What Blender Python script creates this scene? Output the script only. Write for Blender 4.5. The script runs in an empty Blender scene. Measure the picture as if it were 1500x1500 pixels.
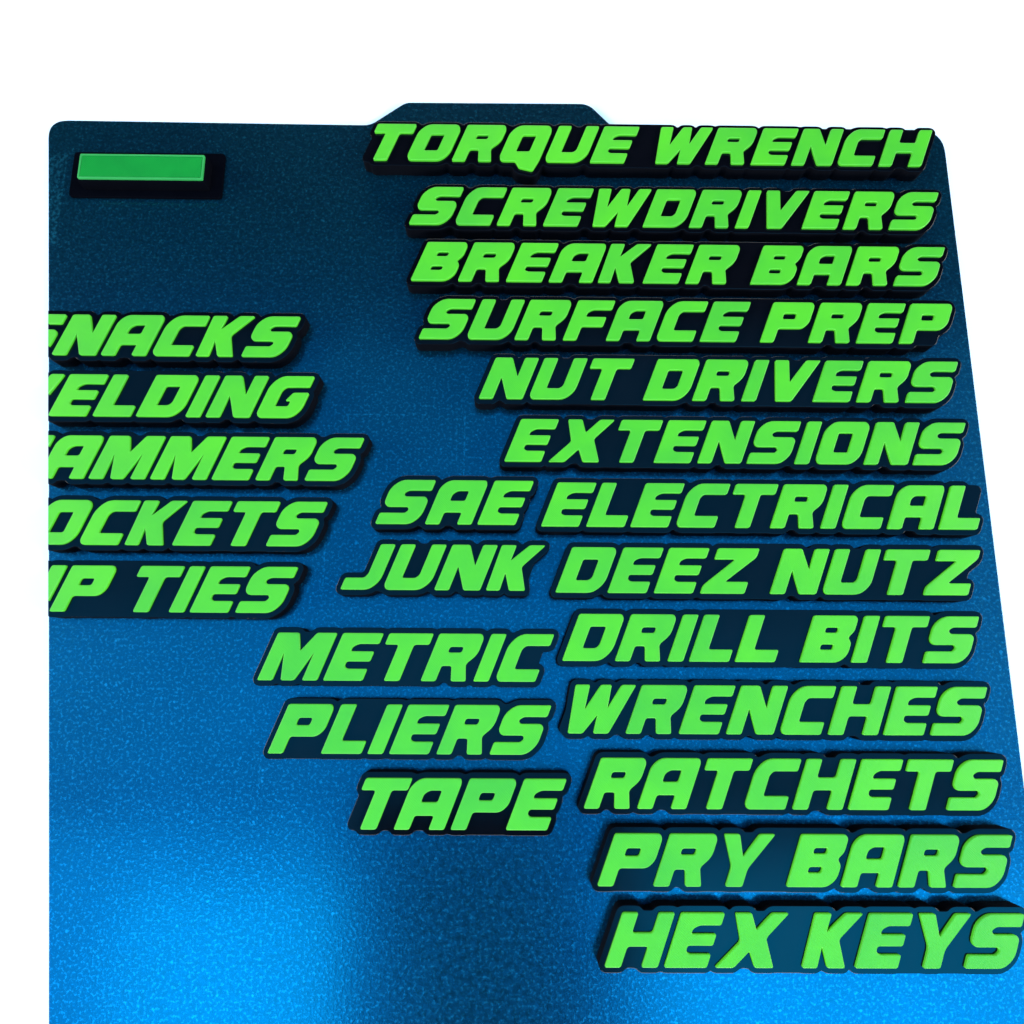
import bpy, bmesh, math, random
import numpy as np
from mathutils import Matrix, Vector, noise

random.seed(7)
scene = bpy.context.scene
col = scene.collection
MM = 0.001

# ------------------------------------------------------------------ camera
cam_data = bpy.data.cameras.new('camera')
cam = bpy.data.objects.new('camera', cam_data)
col.objects.link(cam)
cam_data.sensor_width = 36.0
cam_data.sensor_fit = 'HORIZONTAL'
cam_data.lens = 36.0 * 1100.0 / 1500.0
cam_data.clip_start = 0.005
cam_data.clip_end = 50.0
def rot3(a, b, c):
    return (Matrix.Rotation(c, 3, 'Z') @ Matrix.Rotation(b, 3, 'Y') @ Matrix.Rotation(a, 3, 'X'))
CAM_POS = Vector((0.0033810574, -0.1521902952, 0.1892324359))
mw = rot3(0.2022736364, -0.0091342984, 0.0061143278).to_4x4()
mw.translation = CAM_POS
cam.matrix_world = mw
scene.camera = cam

# ------------------------------------------------------------------ world
world = bpy.data.worlds.new('World')
scene.world = world
world.use_nodes = True
bgn = world.node_tree.nodes['Background']
bgn.inputs['Color'].default_value = (0.55, 0.75, 1.0, 1)
bgn.inputs['Strength'].default_value = 0.012

# ------------------------------------------------------------------ lamps
def area(name, loc, target, sx, sy, energy, color):
    l = bpy.data.lights.new(name, 'AREA')
    l.shape = 'RECTANGLE'
    l.size = sx
    l.size_y = sy
    l.energy = energy
    l.color = color
    o = bpy.data.objects.new(name, l)
    col.objects.link(o)
    o.location = loc
    d = Vector(target) - Vector(loc)
    o.rotation_euler = d.to_track_quat('-Z', 'Y').to_euler()
    return o
C0 = (0.0, -0.1, 0.0)
WHITE = (1.0, 0.985, 0.95)
# four soft white fill lights added around the table, low enough to stay out of the glossy reflections
area('side_fill', (0.0, 1.9, 0.55), C0, 1.6, 0.4, 22, WHITE)
area('side_fill', (-1.85, -0.1, 0.80), C0, 1.6, 0.5, 52, WHITE)
area('side_fill', (1.85, -0.1, 0.80), C0, 1.6, 0.5, 52, WHITE)
area('side_fill', (0.0, -2.0, 0.70), C0, 1.6, 0.5, 52, WHITE)
# added blue fill panels, graded and split to leave a dark wedge, and two brighter blue lamps behind the photographer
BLUE = (0.0, 0.43, 1.0)
def panel(name, x0, x1, y0, y1, z, radiance, color):
    w, h = x1 - x0, y1 - y0
    return area(name, ((x0 + x1) / 2, (y0 + y1) / 2, z), ((x0 + x1) / 2, (y0 + y1) / 2 + 1e-5, 0), w, h, radiance * w * h * math.pi, color)
panel('overhead_fill', -1.1, 1.1, -0.37, -0.06, 1.25, 2.0, BLUE)
panel('overhead_fill', -1.1, 1.1, -0.06, 0.24, 1.25, 1.2, BLUE)
panel('overhead_fill', -1.1, 1.1, 0.24, 0.50, 1.25, 0.8, BLUE)
panel('overhead_fill', -1.2, -0.29, -1.2, -0.42, 1.25, 3.3, BLUE)
panel('overhead_fill', 0.20, 1.2, -1.2, -0.42, 1.25, 3.3, BLUE)
panel('blue_lamp', -0.56, -0.225, -0.90, -0.47, 1.0, 3.6, (0.0, 0.52, 1.0))
panel('blue_lamp', 0.23, 0.88, -0.95, -0.46, 1.0, 2.9, (0.0, 0.50, 1.0))

scene.view_settings.view_transform = 'Standard'
scene.view_settings.look = 'None'
scene.view_settings.exposure = 0.0
scene.view_settings.gamma = 1.0

# ------------------------------------------------------------------ node helpers
def new_mat(name):
    m = bpy.data.materials.new(name)
    m.use_nodes = True
    nt = m.node_tree
    return m, nt, nt.nodes['Principled BSDF']
def node(nt, kind, **kw):
    n = nt.nodes.new(kind)
    for k, v in kw.items():
        setattr(n, k, v)
    return n
def math_node(nt, op, a, b=None, c=None, clamp=False):
    n = node(nt, 'ShaderNodeMath', operation=op, use_clamp=clamp)
    for i, v in enumerate((a, b, c)):
        if v is None:
            continue
        if isinstance(v, (int, float)):
            n.inputs[i].default_value = v
        else:
            nt.links.new(v, n.inputs[i])
    return n.outputs[0]
def noise_tex(nt, vec, scale, detail=2.0, rough=0.5):
    n = node(nt, 'ShaderNodeTexNoise')
    n.inputs['Scale'].default_value = scale
    n.inputs['Detail'].default_value = detail
    n.inputs['Roughness'].default_value = rough
    if vec is not None:
        nt.links.new(vec, n.inputs['Vector'])
    return n.outputs['Fac']
def ramp(nt, fac, stops):
    r = node(nt, 'ShaderNodeValToRGB')
    nt.links.new(fac, r.inputs[0])
    el = r.color_ramp.elements
    while len(el) < len(stops):
        el.new(0.5)
    for e, (p, c) in zip(el, stops):
        e.position = p
        e.color = (*c, 1) if len(c) == 3 else c
    return r.outputs[0]
def bump(nt, height, strength, dist, normal=None):
    b = node(nt, 'ShaderNodeBump')
    b.inputs['Strength'].default_value = strength
    b.inputs['Distance'].default_value = dist
    nt.links.new(height, b.inputs['Height'])
    if normal is not None:
        nt.links.new(normal, b.inputs['Normal'])
    return b.outputs[0]

# powder coated spring steel
def wear_marks(nt, pos):
    """faint scratches and worn print marks left on the coating, as a 0..1 mask"""
    sep = node(nt, 'ShaderNodeSeparateXYZ')
    nt.links.new(pos, sep.inputs[0])
    marks = [(-7.9, -7.5, -75, -105, .55), (-9.9, -9.6, -84, -100, .4), (-39, -18, -87.2, -87.6, .5), (-38.6, -38.2, -88, -101, .35),
             (-57.0, -56.6, -104, -122, .45), (-42.9, -42.5, -120, -136, .5), (-60, -40, -17, -17.3, .3), (-127.4, -121.5, -11, -39, .75),
             (-70, -69.7, -45, -60, .25), (-30, -29.7, -40, -58, .25)]
    broken = ramp(nt, noise_tex(nt, pos, 1000, 2.0, 0.6), [(0.46, (0, 0, 0)), (0.60, (1, 1, 1))])
    total = None
    for x0, x1, y0, y1, s in marks:
        cx, hx, cy, hy = (x0 + x1) / 2000, abs(x1 - x0) / 2000, (y0 + y1) / 2000, abs(y1 - y0) / 2000
        mx = math_node(nt, 'LESS_THAN', math_node(nt, 'ABSOLUTE', math_node(nt, 'SUBTRACT', sep.outputs[0], cx)), hx)
        my = math_node(nt, 'LESS_THAN', math_node(nt, 'ABSOLUTE', math_node(nt, 'SUBTRACT', sep.outputs[1], cy)), hy)
        k = math_node(nt, 'MULTIPLY', math_node(nt, 'MULTIPLY', mx, my), s)
        total = k if total is None else math_node(nt, 'MAXIMUM', total, k)
    dust = ramp(nt, noise_tex(nt, pos, 760, 0.0, 0.5), [(0.79, (0, 0, 0)), (0.84, (0.8, 0.8, 0.8))])
    return math_node(nt, 'MAXIMUM', math_node(nt, 'MULTIPLY', total, math_node(nt, 'MULTIPLY', broken, 1.5)), dust, clamp=True)

def plate_material():
    m, nt, p = new_mat('textured_blue_plate')
    geo = node(nt, 'ShaderNodeNewGeometry')
    pos = geo.outputs['Position']
    grain = noise_tex(nt, pos, 1350, 2.0, 0.65)
    grain2 = noise_tex(nt, pos, 700, 1.0, 0.5)
    cloud = noise_tex(nt, pos, 22, 3.0, 0.6)
    c = ramp(nt, cloud, [(0.3, (0.002, 0.072, 0.128)), (0.7, (0.002, 0.092, 0.160))])
    fl = ramp(nt, grain, [(0.525, (0, 0, 0)), (0.68, (1, 1, 1))])
    mix = node(nt, 'ShaderNodeMix', data_type='RGBA')
    nt.links.new(math_node(nt, 'MAXIMUM', math_node(nt, 'MULTIPLY', fl, 0.7), wear_marks(nt, pos)), mix.inputs[0])
    nt.links.new(c, mix.inputs[6])
    mix.inputs[7].default_value = (0.022, 0.27, 0.39, 1)
    nt.links.new(mix.outputs[2], p.inputs['Base Color'])
    p.inputs['Metallic'].default_value = 0.9
    p.inputs['Specular IOR Level'].default_value = 0.2
    r = ramp(nt, grain2, [(0.3, (0.22,) * 3), (0.7, (0.30,) * 3)])
    p.inputs['Coat Weight'].default_value = 1.0
    p.inputs['Coat Roughness'].default_value = 0.12
    nt.links.new(r, p.inputs['Roughness'])
    n1 = bump(nt, grain2, 0.25, 0.00004)
    n2 = bump(nt, grain, 0.35, 0.00006, n1)
    nt.links.new(n2, p.inputs['Normal'])
    nt.links.new(bump(nt, grain, 0.4, 0.00005), p.inputs['Coat Normal'])
    return m

def plastic(name, base, dark, rough, sides=None, spec=0.5, bump_s=0.3):
    m, nt, p = new_mat(name)
    tc = node(nt, 'ShaderNodeTexCoord')
    v = tc.outputs['Object']
    geo = node(nt, 'ShaderNodeNewGeometry')
    sep = node(nt, 'ShaderNodeSeparateXYZ')
    nt.links.new(geo.outputs['Position'], sep.inputs[0])
    # nozzle tracks: diagonal rows on the top, layer rows on the side
    diag = math_node(nt, 'ADD', sep.outputs[0], sep.outputs[1])
    tracks = math_node(nt, 'SINE', math_node(nt, 'MULTIPLY', diag, 2 * math.pi / 0.00058))
    layers = math_node(nt, 'SINE', math_node(nt, 'MULTIPLY', sep.outputs[2], 2 * math.pi / 0.0004))
    nz = noise_tex(nt, geo.outputs['Position'], 260, 3.0, 0.6)
    h = math_node(nt, 'ADD', math_node(nt, 'MULTIPLY', tracks, 0.30), math_node(nt, 'MULTIPLY', layers, 0.25))
    h = math_node(nt, 'ADD', h, math_node(nt, 'MULTIPLY', nz, 1.6))
    nt.links.new(bump(nt, h, bump_s, 0.00008), p.inputs['Normal'])
    info = node(nt, 'ShaderNodeObjectInfo')
    big = noise_tex(nt, geo.outputs['Position'], 70, 3.0, 0.6)
    f = math_node(nt, 'ADD', math_node(nt, 'MULTIPLY', big, 0.8), math_node(nt, 'MULTIPLY', info.outputs['Random'], 0.2), clamp=True)
    c = ramp(nt, f, [(0.25, dark), (0.75, base)])
    nt.links.new(c, p.inputs['Base Color'])
    # ribbed sides of a print are dull, its flat top keeps the gloss
    sn = node(nt, 'ShaderNodeSeparateXYZ')
    nt.links.new(geo.outputs['True Normal'], sn.inputs[0])
    flat = math_node(nt, 'GREATER_THAN', sn.outputs[2], 0.9)
    if sides is not None:
        nt.links.new(math_node(nt, 'MULTIPLY_ADD', flat, rough - sides[0], sides[0]), p.inputs['Roughness'])
        nt.links.new(math_node(nt, 'MULTIPLY_ADD', flat, spec - sides[1], sides[1]), p.inputs['Specular IOR Level'])
    else:
        p.inputs['Roughness'].default_value = rough
        p.inputs['Specular IOR Level'].default_value = spec
    return m

M_PLATE = plate_material()
M_GREEN = plastic('green_print', (0.084, 0.49, 0.012), (0.052, 0.38, 0.022), 0.4, spec=0.35, bump_s=0.6)
M_GREEN2 = plastic('dull_green_print', (0.006, 0.26, 0.030), (0.004, 0.19, 0.026), 0.6, bump_s=0.9, spec=0.03)
M_BLACK = plastic('black_print', (0.0022, 0.0024, 0.0040), (0.0012, 0.0014, 0.0026), 0.10, spec=0.29, bump_s=0.08, sides=(0.7, 0.03))
M_PALE = plastic('pale_green_print', (0.035, 0.32, 0.070), (0.020, 0.25, 0.050), 0.5, spec=0.15)
M_MATT = plastic('matt_black_print', (0.0022, 0.0024, 0.0040), (0.0012, 0.0014, 0.0026), 0.8, spec=0.0, bump_s=0.3)

def table_material():
    m, nt, p = new_mat('white_table')
    geo = node(nt, 'ShaderNodeNewGeometry')
    nz = noise_tex(nt, geo.outputs['Position'], 40, 3.0, 0.6)
    c = ramp(nt, nz, [(0.2, (0.93, 0.93, 0.93)), (0.8, (0.96, 0.96, 0.96))])
    nt.links.new(c, p.inputs['Base Color'])
    p.inputs['Roughness'].default_value = 0.9
    p.inputs['Specular IOR Level'].default_value = 0.1
    return m
M_TABLE = table_material()

# ------------------------------------------------------------------ object helpers
def link(name, mesh, mat=None, parent=None):
    o = bpy.data.objects.new(name, mesh)
    col.objects.link(o)
    if mat is not None:
        mesh.materials.clear()
        mesh.materials.append(mat)
    if parent is not None:
        o.parent = parent
    return o
def empty(name, loc):
    o = bpy.data.objects.new(name, None)
    o.empty_display_size = 0.004
    o.location = loc
    col.objects.link(o)
    return o

def fillet(pts, steps=4):
    """pts: (x, y, r); returns the outline with every corner rounded by about r."""
    out = []
    n = len(pts)
    for i in range(n):
        x, y, r = pts[i]
        a = Vector(pts[i - 1][:2]); b = Vector((x, y)); c = Vector(pts[(i + 1) % n][:2])
        u = a - b; v = c - b
        lu, lv = u.length, v.length
        if lu < 1e-9 or lv < 1e-9:
            continue
        d = min(r, lu * 0.48, lv * 0.48)
        p0 = b + u / lu * d
        p2 = b + v / lv * d
        for k in range(steps + 1):
            t = k / steps
            q = p0 * (1 - t) ** 2 + b * 2 * t * (1 - t) + p2 * t * t
            out.append((q.x, q.y))
    return out

def solid(loops, z0, z1, bev, origin=(0, 0)):
    """Extruded flat shape with holes and a small rounded rim, as a mesh."""
    cu = bpy.data.curves.new('tmp', 'CURVE')
    cu.dimensions = '2D'
    cu.fill_mode = 'BOTH'
    h = (z1 - z0) / 2
    cu.extrude = h - bev
    cu.bevel_depth = bev
    cu.bevel_resolution = 2
    cu.offset = -bev
    for lp in loops:
        sp = cu.splines.new('POLY')
        sp.points.add(len(lp) - 1)
        for p, (x, y) in zip(sp.points, lp):
            p.co = (x - origin[0], y - origin[1], 0, 1)
        sp.use_cyclic_u = True
    o = bpy.data.objects.new('tmp', cu)
    col.objects.link(o)
    dg = bpy.context.evaluated_depsgraph_get()
    me = bpy.data.meshes.new_from_object(o.evaluated_get(dg))
    bpy.data.objects.remove(o)
    bpy.data.curves.remove(cu)
    me.transform(Matrix.Translation((0, 0, z0 + h)))
    return me

def cut_mesh(me, co, no):
    """Saw everything on the +no side away and close the cut face."""
    bm = bmesh.new()
    bm.from_mesh(me)
    bmesh.ops.remove_doubles(bm, verts=bm.verts, dist=1e-7)
    r = bmesh.ops.bisect_plane(bm, geom=bm.verts[:] + bm.edges[:] + bm.faces[:], dist=1e-7,
                               plane_co=co, plane_no=no, clear_outer=True)
    edges = [e for e in r['geom_cut'] if isinstance(e, bmesh.types.BMEdge)]
    if edges:
        bmesh.ops.holes_fill(bm, edges=edges, sides=0)
    empty_now = len(bm.verts) == 0
    bm.to_mesh(me)
    bm.free()
    return not empty_now

# ------------------------------------------------------------------ table and plate
bm = bmesh.new()
bmesh.ops.create_grid(bm, x_segments=1, y_segments=1, size=4.0)
me = bpy.data.meshes.new('table_surface'); bm.to_mesh(me); bm.free()
t = link('table_surface', me, M_TABLE)
t.location = (0, 0, -0.0012)
t['kind'] = 'structure'

TH = 0.0008
# outline of the sheet in mm: the left side is sheared off on a slanting line
plate_pts = [(-128.55, 0.1, 5.8), (-36.5, -0.3, 2.0), (-26.6, 7.3, 1.5), (26.2, 7.6, 2.5), (32.9, 0.2, 2.0), (128.6, 0.3, 7.5),
             (128.6, -257.0, 6.0), (-95.15, -257.0, 0.4)]
pm = solid([fillet([(x * MM, y * MM, r * MM) for x, y, r in plate_pts], 8)], -TH, 0.0, 0.0001, origin=(0, -0.125))
plate = link('build_plate', pm, M_PLATE)
plate.location = (0, -0.125, 0)
plate['label'] = 'blue grainy steel build plate with a top tab, lying flat under all the labels'
plate['category'] = 'build plate'

# ------------------------------------------------------------------ lettering
SH = 0.385        # slant of the letters
CH = 11.3         # cap height in mm
R0 = 0.045
G = {
 'A': (1.00, [[(0,0),(0,.84,.12),(.14,1,.16),(.95,1,.12),(1.0,.90,.10),(1.0,0),(.69,0),(.69,.27,.05),(.31,.27,.05),(.31,0)], [(.33,.53),(.33,.69,.10),(.42,.76,.06),(.66,.76),(.66,.53)]]),
 'B': (.95, [[(0,0),(0,1),(.88,1,.12),(.95,.92,.10),(.95,.66,.10),(.85,.53,.06),(.95,.42,.10),(.95,.16,.14),(.80,0,.16)], [(.33,.63,.05),(.33,.74,.05),(.60,.74,.05),(.60,.63,.05)], [(.33,.27,.05),(.33,.38,.05),(.60,.38,.05),(.60,.27,.05)]]),
 'C': (.88, [[(0,.10,.10),(0,.78,.14),(.17,1,.20),(.88,1),(.88,.75),(.38,.75,.06),(.32,.67,.08),(.32,.26,.05),(.85,.26),(.85,0),(.08,0,.10)]]),
 'D': (.97, [[(0,0),(0,1),(.90,1,.12),(.97,.90,.10),(.97,.22,.20),(.80,0,.20)], [(.33,.27),(.33,.73),(.66,.73),(.66,.34,.06),(.60,.27,.06)]]),
 'E': (.85, [[(0,0),(0,1),(.85,1),(.85,.77),(.42,.77,.06),(.32,.70,.06),(.32,.615),(.81,.615),(.81,.40),(.32,.40),(.32,.30,.06),(.40,.25,.06),(.82,.25),(.82,0)]]),
 'F': (.85, [[(0,0),(0,1),(.85,1),(.85,.77),(.42,.77,.06),(.32,.70,.06),(.32,.58),(.79,.58),(.79,.34),(.31,.34),(.31,0)]]),
 'G': (.92, [[(0,.10,.10),(0,.78,.14),(.17,1,.20),(.90,1),(.90,.73),(.38,.73,.06),(.32,.65,.06),(.32,.27,.05),(.62,.27,.05),(.62,.40),(.50,.40),(.60,.60),(.95,.60),(.95,.20,.14),(.80,0,.16),(.08,0,.10)]]),
 'H': (1.02, [[(0,0),(0,1),(.31,1),(.31,.63,.06),(.71,.63,.06),(.71,1),(1.02,1),(1.02,0),(.71,0),(.71,.38,.06),(.31,.38,.06),(.31,0)]]),
 'I': (.32, [[(0,0),(0,1),(.32,1),(.32,0)]]),
 'J': (.76, [[(0,0),(0,.26),(.40,.26,.06),(.45,.34,.06),(.45,1),(.76,1),(.76,.20,.18),(.60,0,.18)]]),
 'K': (.90, [[(0,0),(-.04,1),(.28,1),(.28,.66,.03),(.56,1),(.90,1),(.56,.52,.06),(.83,0),(.49,0),(.27,.38,.03),(.29,0)]]),
 'L': (.83, [[(0,0),(0,1),(.32,1),(.32,.26,.05),(.83,.26),(.83,0)]]),
 'M': (1.24, [[(0,0),(0,1),(.44,1),(.63,.62,.03),(.82,1),(1.24,1),(1.24,0),(.93,0),(.93,.56,.02),(.76,0),(.49,0),(.31,.56,.02),(.31,0)]]),
 'N': (.97, [[(0,0),(0,1),(.38,1),(.66,.54,.03),(.66,1),(.97,1),(.97,0),(.62,0),(.31,.52,.03),(.31,0)]]),
 'O': (.98, [[(0,.12,.12),(0,.80,.14),(.15,1,.20),(.88,1,.12),(.98,.88,.12),(.98,.20,.16),(.83,0,.18),(.09,0,.10)], [(.33,.27),(.33,.73),(.66,.73),(.66,.27)]]),
 'P': (.97, [[(0,0),(0,1),(.90,1,.12),(.97,.90,.10),(.97,.48,.14),(.86,.34,.12),(.31,.34,.06),(.31,0)], [(.33,.57,.05),(.33,.72,.05),(.62,.72,.05),(.62,.57,.05)]]),
 'Q': (.98, [[(0,.12,.12),(0,.80,.14),(.15,1,.20),(.88,1,.12),(.98,.88,.12),(.98,.05,.06),(.93,-.26,.05),(.58,-.18,.05),(.42,0,.04),(.09,0,.10)], [(.33,.27),(.33,.73),(.66,.73),(.66,.27)]]),
 'R': (.97, [[(0,0),(0,1),(.90,1,.12),(.97,.90,.10),(.97,.56,.12),(.80,.36,.06),(.94,0),(.63,0),(.52,.32,.05),(.31,.32,.05),(.31,0)], [(.33,.60,.05),(.33,.72,.05),(.62,.72,.05),(.62,.60,.05)]]),
 'S': (.94, [[(0,0),(0,.25),(.54,.25,.03),(.60,.32,.05),(.54,.385,.03),(.10,.385,.10),(0,.49,.10),(0,.82,.16),(.17,1,.18),(.91,1),(.91,.76),(.42,.76,.05),(.34,.69,.05),(.40,.62,.05),(.84,.62,.12),(.92,.54,.10),(.92,.20,.14),(.76,0,.18)]]),
 'T': (.93, [[(.29,0),(.29,.76,.06),(0,.76),(0,1),(.93,1),(.93,.76),(.61,.76,.06),(.61,0)]]),
 'U': (.97, [[(0,.10,.10),(0,1),(.31,1),(.31,.26,.05),(.60,.26,.06),(.66,.33,.06),(.66,1),(.97,1),(.97,.20,.18),(.80,0,.18),(.08,0,.10)]]),
 'V': (1.02, [[(.32,0),(0,1),(.31,1),(.49,.46,.03),(.70,1),(1.03,1),(.67,0)]]),
 'W': (1.26, [[(.20,0),(0,1),(.30,1),(.37,.50,.03),(.53,1),(.75,1),(.83,.53,.03),(.96,1),(1.26,1),(1.03,0),(.72,0),(.67,.37,.02),(.50,0)]]),
 'X': (1.16, [[(0,0),(.34,.48,.06),(.08,1),(.40,1),(.585,.69,.04),(.80,1),(1.13,1),(.82,.54,.06),(1.13,0),(.77,0),(.57,.30,.04),(.36,0)]]),
 'Y': (1.02, [[(.34,0),(.34,.38,.08),(0,1),(.31,1),(.505,.57,.04),(.71,1),(1.02,1),(.67,.34,.08),(.67,0)]]),
 'Z': (.95, [[(0,0),(0,.18,.06),(.50,.75,.05),(.06,.75),(.06,1),(.94,1),(.94,.80,.06),(.44,.26,.05),(.93,.26),(.93,0)]]),
}
GAP = 0.125
SPACE = 0.52
KERN = {('P','R'): 0.0, ('T','A'): -0.10, ('R','Y'): -0.02, ('L','T'): -0.05}

def layout(text):
    out = []
    x = 0.0
    prev = None
    for ch in text:
        if ch == ' ':
            x += SPACE
            prev = None
            continue
        if prev:
            x += GAP + KERN.get((prev, ch), 0.0)
        out.append((ch, x))
        x += G[ch][0]
        prev = ch
    return out, x

def even_odd(px, py, poly):
    inside = np.zeros(px.shape, bool)
    n = len(poly)
    for i in range(n):
        x0, y0 = poly[i]; x1, y1 = poly[(i + 1) % n]
        if y0 == y1:
            continue
        c = (y0 > py) != (y1 > py)
        xx = (x1 - x0) * (py - y0) / (y1 - y0) + x0
        inside ^= c & (px < xx)
    return inside
def seg_dist(px, py, polys):
    d2 = np.full(px.shape, 1e9)
    for poly in polys:
        n = len(poly)
        for i in range(n):
            x0, y0 = poly[i]; x1, y1 = poly[(i + 1) % n]
            dx, dy = x1 - x0, y1 - y0
            L = dx * dx + dy * dy
            if L < 1e-12:
                continue
            tt = np.clip(((px - x0) * dx + (py - y0) * dy) / L, 0, 1)
            d2 = np.minimum(d2, (px - x0 - tt * dx) ** 2 + (py - y0 - tt * dy) ** 2)
    return np.sqrt(d2)

def outline(polys, margin, step=0.35):
    """Outer contour (mm) of the shapes in polys grown by margin: marching squares on a distance grid."""
    allp = np.array([p for q in polys for p in q])
    x0, y0 = allp.min(0) - margin - 1.0
    x1, y1 = allp.max(0) + margin + 1.0
    nx, ny = int((x1 - x0) / step) + 2, int((y1 - y0) / step) + 2
    X, Y = np.meshgrid(x0 + step * np.arange(nx), y0 + step * np.arange(ny), indexing='ij')
    D = seg_dist(X, Y, polys)
    ins = np.zeros(X.shape, bool)
    for p in polys:
        ins |= even_odd(X, Y, p)
    F = np.where(ins, -1.0, D - margin)
    nxt = {}
    pt = {}
    def cross(a, b):
        key = (a, b) if a < b else (b, a)
        if key not in pt:
            fa, fb = F[key[0]], F[key[1]]
            tt = fa / (fa - fb)
            pt[key] = (x0 + step * (key[0][0] + tt * (key[1][0] - key[0][0])), y0 + step * (key[0][1] + tt * (key[1][1] - key[0][1])))
        return key
    S = F < 0
    act = (S[:-1, :-1] | S[1:, :-1] | S[1:, 1:] | S[:-1, 1:]) & ~(S[:-1, :-1] & S[1:, :-1] & S[1:, 1:] & S[:-1, 1:])
    for i, j in zip(*np.nonzero(act)):
        i = int(i); j = int(j)
        cs = [(i, j), (i + 1, j), (i + 1, j + 1), (i, j + 1)]
        s = [S[c] for c in cs]
        enter = []; leave = []
        for k in range(4):
            a, b = cs[k], cs[(k + 1) % 4]
            if s[k] and not s[(k + 1) % 4]:
                leave.append(cross(a, b))
            if not s[k] and s[(k + 1) % 4]:
                enter.append(cross(a, b))
        for a, b in zip(leave, enter):
            nxt[a] = b
    best = []
    used = set()
    for k in list(nxt):
        if k in used:
            continue
        loop = []
        c = k
        while c in nxt and c not in used:
            used.add(c)
            loop.append(pt[c])
            c = nxt[c]
        if len(loop) > len(best):
            best = loop
    p = np.array(best)
    for _ in range(2):
        p = (np.roll(p, 1, 0) + 2 * p + np.roll(p, -1, 0)) / 4
    return [tuple(q) for q in p]

Z_BASE = 0.0044
Z_TOP = 0.0052
CUT_T = (Vector((-0.124307, -0.009302, 0)), Vector((-0.095603, -0.230720, 0)))   # the slanting left edge where it meets the letter tops
CUT_B = (Vector((-0.124862, -0.008681, 0)), Vector((-0.096034, -0.231061, 0)))   # and the tops of the black backings
def cut_plane(p0, p1):
    d = (p1 - p0).normalized()
    no = Vector((d.y, -d.x, 0))
    if no.x > 0:
        no = -no
    return no

def drawer_label(text, xl, yb, xr, ref, phrase, group, cut=False):
    """text laid so that its first letter starts at xl and the top right of letter number ref lands on xr (mm)."""
    items, w = layout(text)
    # natural right end of the reference letter (its own top right, slanted)
    ch, x = items[ref]
    right_nat = x + (0.32 if ch == 'L' else G[ch][0]) + SH
    # first letter origin: T, V, W, Y start inside their own box at the base line
    first = items[0][0]
    inset = {'T': .29, 'V': .32, 'W': .20, 'Y': .34}.get(first, 0.0)
    k = (xr - xl) / CH / (right_nat - inset)
    ox, oy = xl - inset * CH * k, yb
    root = empty('drawer_label', (ox * MM, oy * MM, 0))
    root['label'] = phrase
    root['category'] = 'drawer label'
    root['group'] = group
    def T(px, py):
        return ((px * k + py * SH) * CH + ox, py * CH + oy)
    polys = []
    no = cut_plane(*CUT_B)
    for ch, x in items:
        loops = []
        for li, lp in enumerate(G[ch][1]):
            pts = [(p[0] + x, p[1], p[2] if len(p) > 2 else R0) for p in lp]
            fl = fillet(pts)
            loops.append([T(*q) for q in fl])
        polys.append(loops[0])
        c = T(x, 0)
        me = solid([[(px * MM, py * MM) for px, py in lp] for lp in loops], Z_BASE - 0.0006, Z_TOP, 0.00020, origin=(ox * MM, oy * MM))
        if cut:
            if not cut_mesh(me, CUT_T[0] - Vector((ox * MM, oy * MM, 0)), no):
                bpy.data.meshes.remove(me)
                continue
        me.name = 'letter_' + ch.lower()
        o = link('letter', me, M_GREEN, root)
    # backing: letters grown by a margin plus a bar through the middle; wide openings are closed up
    x_first = 0.05
    x_last = items[-1][1] + G[items[-1][0]][0] - 0.22
    shapes = list(polys)
    if first in 'J':
        x_first = .45
    shapes.append([T(x_first + .06, .09), T(x_last, .09), T(x_last, .91), T(x_first + .06, .91)])
    for (ylo, yhi, test) in ((0.0, 0.3, lambda y: y < .2), (0.7, 1.0, lambda y: y > .8)):
        ends = []
        for ch, x in items:
            xs = [p[0] + x for p in G[ch][1][0] if test(p[1])]
            ends.append((min(xs), max(xs)))
        for a, b in zip(ends[:-1], ends[1:]):
            if b[0] - a[1] > 0.40:
                shapes.append([T(a[1] - .1, ylo + .01), T(b[0] + .1, ylo + .01), T(b[0] + .1, yhi), T(a[1] - .1, yhi)])
    ol = outline(shapes, MARGIN)
    me = solid([[(px * MM, py * MM) for px, py in ol]], 0.0, Z_BASE, 0.00010, origin=(ox * MM, oy * MM))
    if cut:
        cut_mesh(me, CUT_B[0] - Vector((ox * MM, oy * MM, 0)), no)
    me.name = 'backing'
    link('backing', me, M_BLACK, root)
    return root
MARGIN = 1.35

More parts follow.
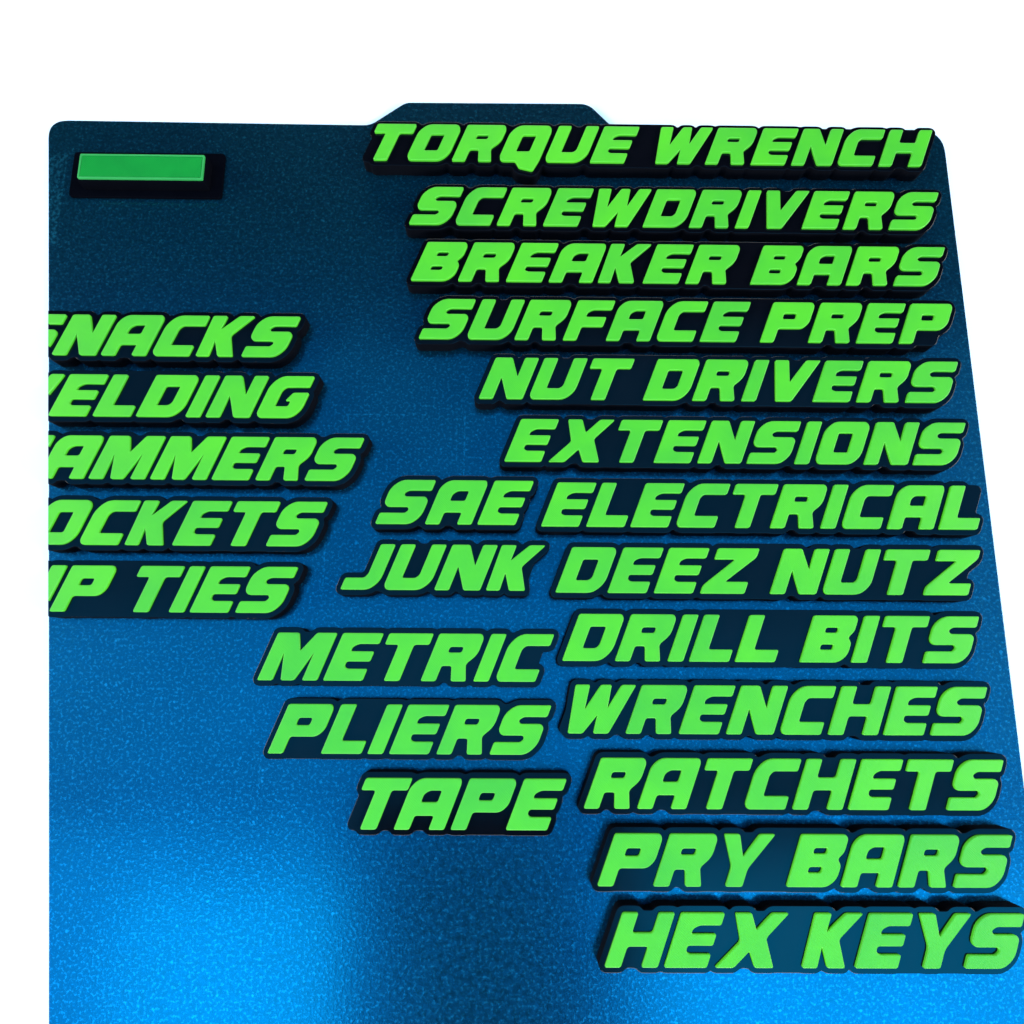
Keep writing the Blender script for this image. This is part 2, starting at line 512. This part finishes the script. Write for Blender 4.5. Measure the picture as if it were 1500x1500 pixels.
# ------------------------------------------------------------------ where each label lies (read off the plate, mm)
# text, left end, base line, right end (mm), letter measured at the right, column, reaches the sawn edge, description
ROWS = [
    ('TORQUE WRENCH', -34.25, -15.2, 122.55, -1, 'right', False, 'black label with raised green letters TORQUE WRENCH, topmost, reaching over the plate edge'),
    ('SCREWDRIVERS', -23.72, -34.75, 122.47, -1, 'right', False, 'black label with raised green letters SCREWDRIVERS, below the TORQUE WRENCH label'),
    ('BREAKER BARS', -22.69, -51.42, 122.47, -1, 'right', False, 'black label with raised green letters BREAKER BARS, between SCREWDRIVERS and SURFACE PREP'),
    ('SURFACE PREP', -20.04, -68.05, 122.53, -1, 'right', False, 'black label with raised green letters SURFACE PREP, below BREAKER BARS'),
    ('NUT DRIVERS', -3.99, -84.49, 122.26, -1, 'right', False, 'black label with raised green letters NUT DRIVERS, between SURFACE PREP and EXTENSIONS'),
    ('EXTENSIONS', 2.72, -101.25, 122.24, -1, 'right', False, 'black label with raised green letters EXTENSIONS, above the ELECTRICAL label'),
    ('ELECTRICAL', 12.05, -117.95, 120.02, -1, 'right', False, 'black label with raised green letters ELECTRICAL, right of the short SAE label'),
    ('DEEZ NUTZ', 15.54, -134.45, 121.94, -1, 'right', False, 'black label with raised green letters DEEZ NUTZ, right of the JUNK label'),
    ('DRILL BITS', 17.09, -150.89, 119.87, -1, 'right', False, 'black label with raised green letters DRILL BITS, right of METRIC and above WRENCHES'),
    ('WRENCHES', 18.32, -167.72, 119.79, -1, 'right', False, 'black label with raised green letters WRENCHES, right of the PLIERS label'),
    ('RATCHETS', 21.86, -184.48, 121.54, -1, 'right', False, 'black label with raised green letters RATCHETS, right of the TAPE label'),
    ('PRY BARS', 24.75, -201.15, 121.63, -1, 'right', False, 'black label with raised green letters PRY BARS, between RATCHETS and HEX KEYS'),
    ('HEX KEYS', 26.08, -217.92, 109.82, -2, 'right', False, 'bluish black label with raised green letters HEX KEYS, lowest and nearest the bottom'),
    ('SAE', -29.31, -117.63, 10.46, -1, 'middle', False, 'short black label with raised green letters SAE, left of ELECTRICAL'),
    ('JUNK', -37.12, -134.07, 13.4, -1, 'middle', False, 'short black label with raised green letters JUNK, below the SAE label'),
    ('METRIC', -55.82, -155.87, 15.38, -1, 'middle', False, 'black label with raised green letters METRIC, above the PLIERS label'),
    ('PLIERS', -52.17, -172.6, 14.93, -1, 'middle', False, 'black label with raised green letters PLIERS, between METRIC and TAPE'),
    ('TAPE', -29.75, -189.25, 18.18, -1, 'middle', False, 'short black label with raised green letters TAPE, below the PLIERS label'),
    ('SNACKS', -127.54, -73.55, -50.77, -1, 'left', True, 'black label with raised green letters SNACKS, first letter cut through at the left edge'),
    ('WELDING', -127.69, -90.18, -46.22, -1, 'left', True, 'black label with raised green letters WELDING, its W cut off at the left edge'),
    ('HAMMERS', -127.45, -106.67, -32.62, -1, 'left', True, 'longest cut black label at the left edge, green letters AMMERS still showing'),
    ('SOCKETS', -127.11, -123.47, -40.98, -1, 'left', True, 'black label at the left edge with green letters OCKETS left after the cut'),
    ('ZIP TIES', -124.48, -139.91, -47.37, -1, 'left', True, 'lowest cut black label at the left edge, showing green letters P TIES'),
]
GROUPS = {'right': 'green lettered labels in the long right column', 'middle': 'green lettered short labels in the middle', 'left': 'green lettered labels cut off at the left edge'}
for text, xl, y0, xr, ref, side, cut, phrase in ROWS:
    drawer_label(text, xl, y0, xr, ref, phrase, GROUPS[side], cut)

# ------------------------------------------------------------------ purge block in the far left corner
pb = empty('purge_block', (-0.098, -0.0178, 0))
pb['label'] = 'plain black block with a flat green rectangular top and no letters, far left corner'
pb['category'] = 'purge block'
def rect(x0, y0, x1, y1, r):
    return fillet([(x0 * MM, y0 * MM, r * MM), (x1 * MM, y0 * MM, r * MM), (x1 * MM, y1 * MM, r * MM), (x0 * MM, y1 * MM, r * MM)], 3)
org = (-0.098, -0.0178)
link('brim', solid([rect(-119.2, -24.8, -76.8, -10.8, 1.0)], 0.0, 0.0010, 0.0002, org), M_MATT, pb)
link('block_body', solid([rect(-114.9, -22.8, -80.0, -14.5, .5)], 0.0009, 0.0050, 0.0002, org), M_MATT, pb)
rim = solid([rect(-114.5, -22.4, -80.4, -14.9, .4), rect(-114.0, -21.9, -80.9, -15.4, .3)], 0.0049, 0.00575, 0.00012, org)
link('rim', rim, M_PALE, pb)
link('green_top', solid([rect(-113.95, -21.85, -80.95, -15.45, .3)], 0.0049, 0.00565, 0.0001, org), M_GREEN2, pb)
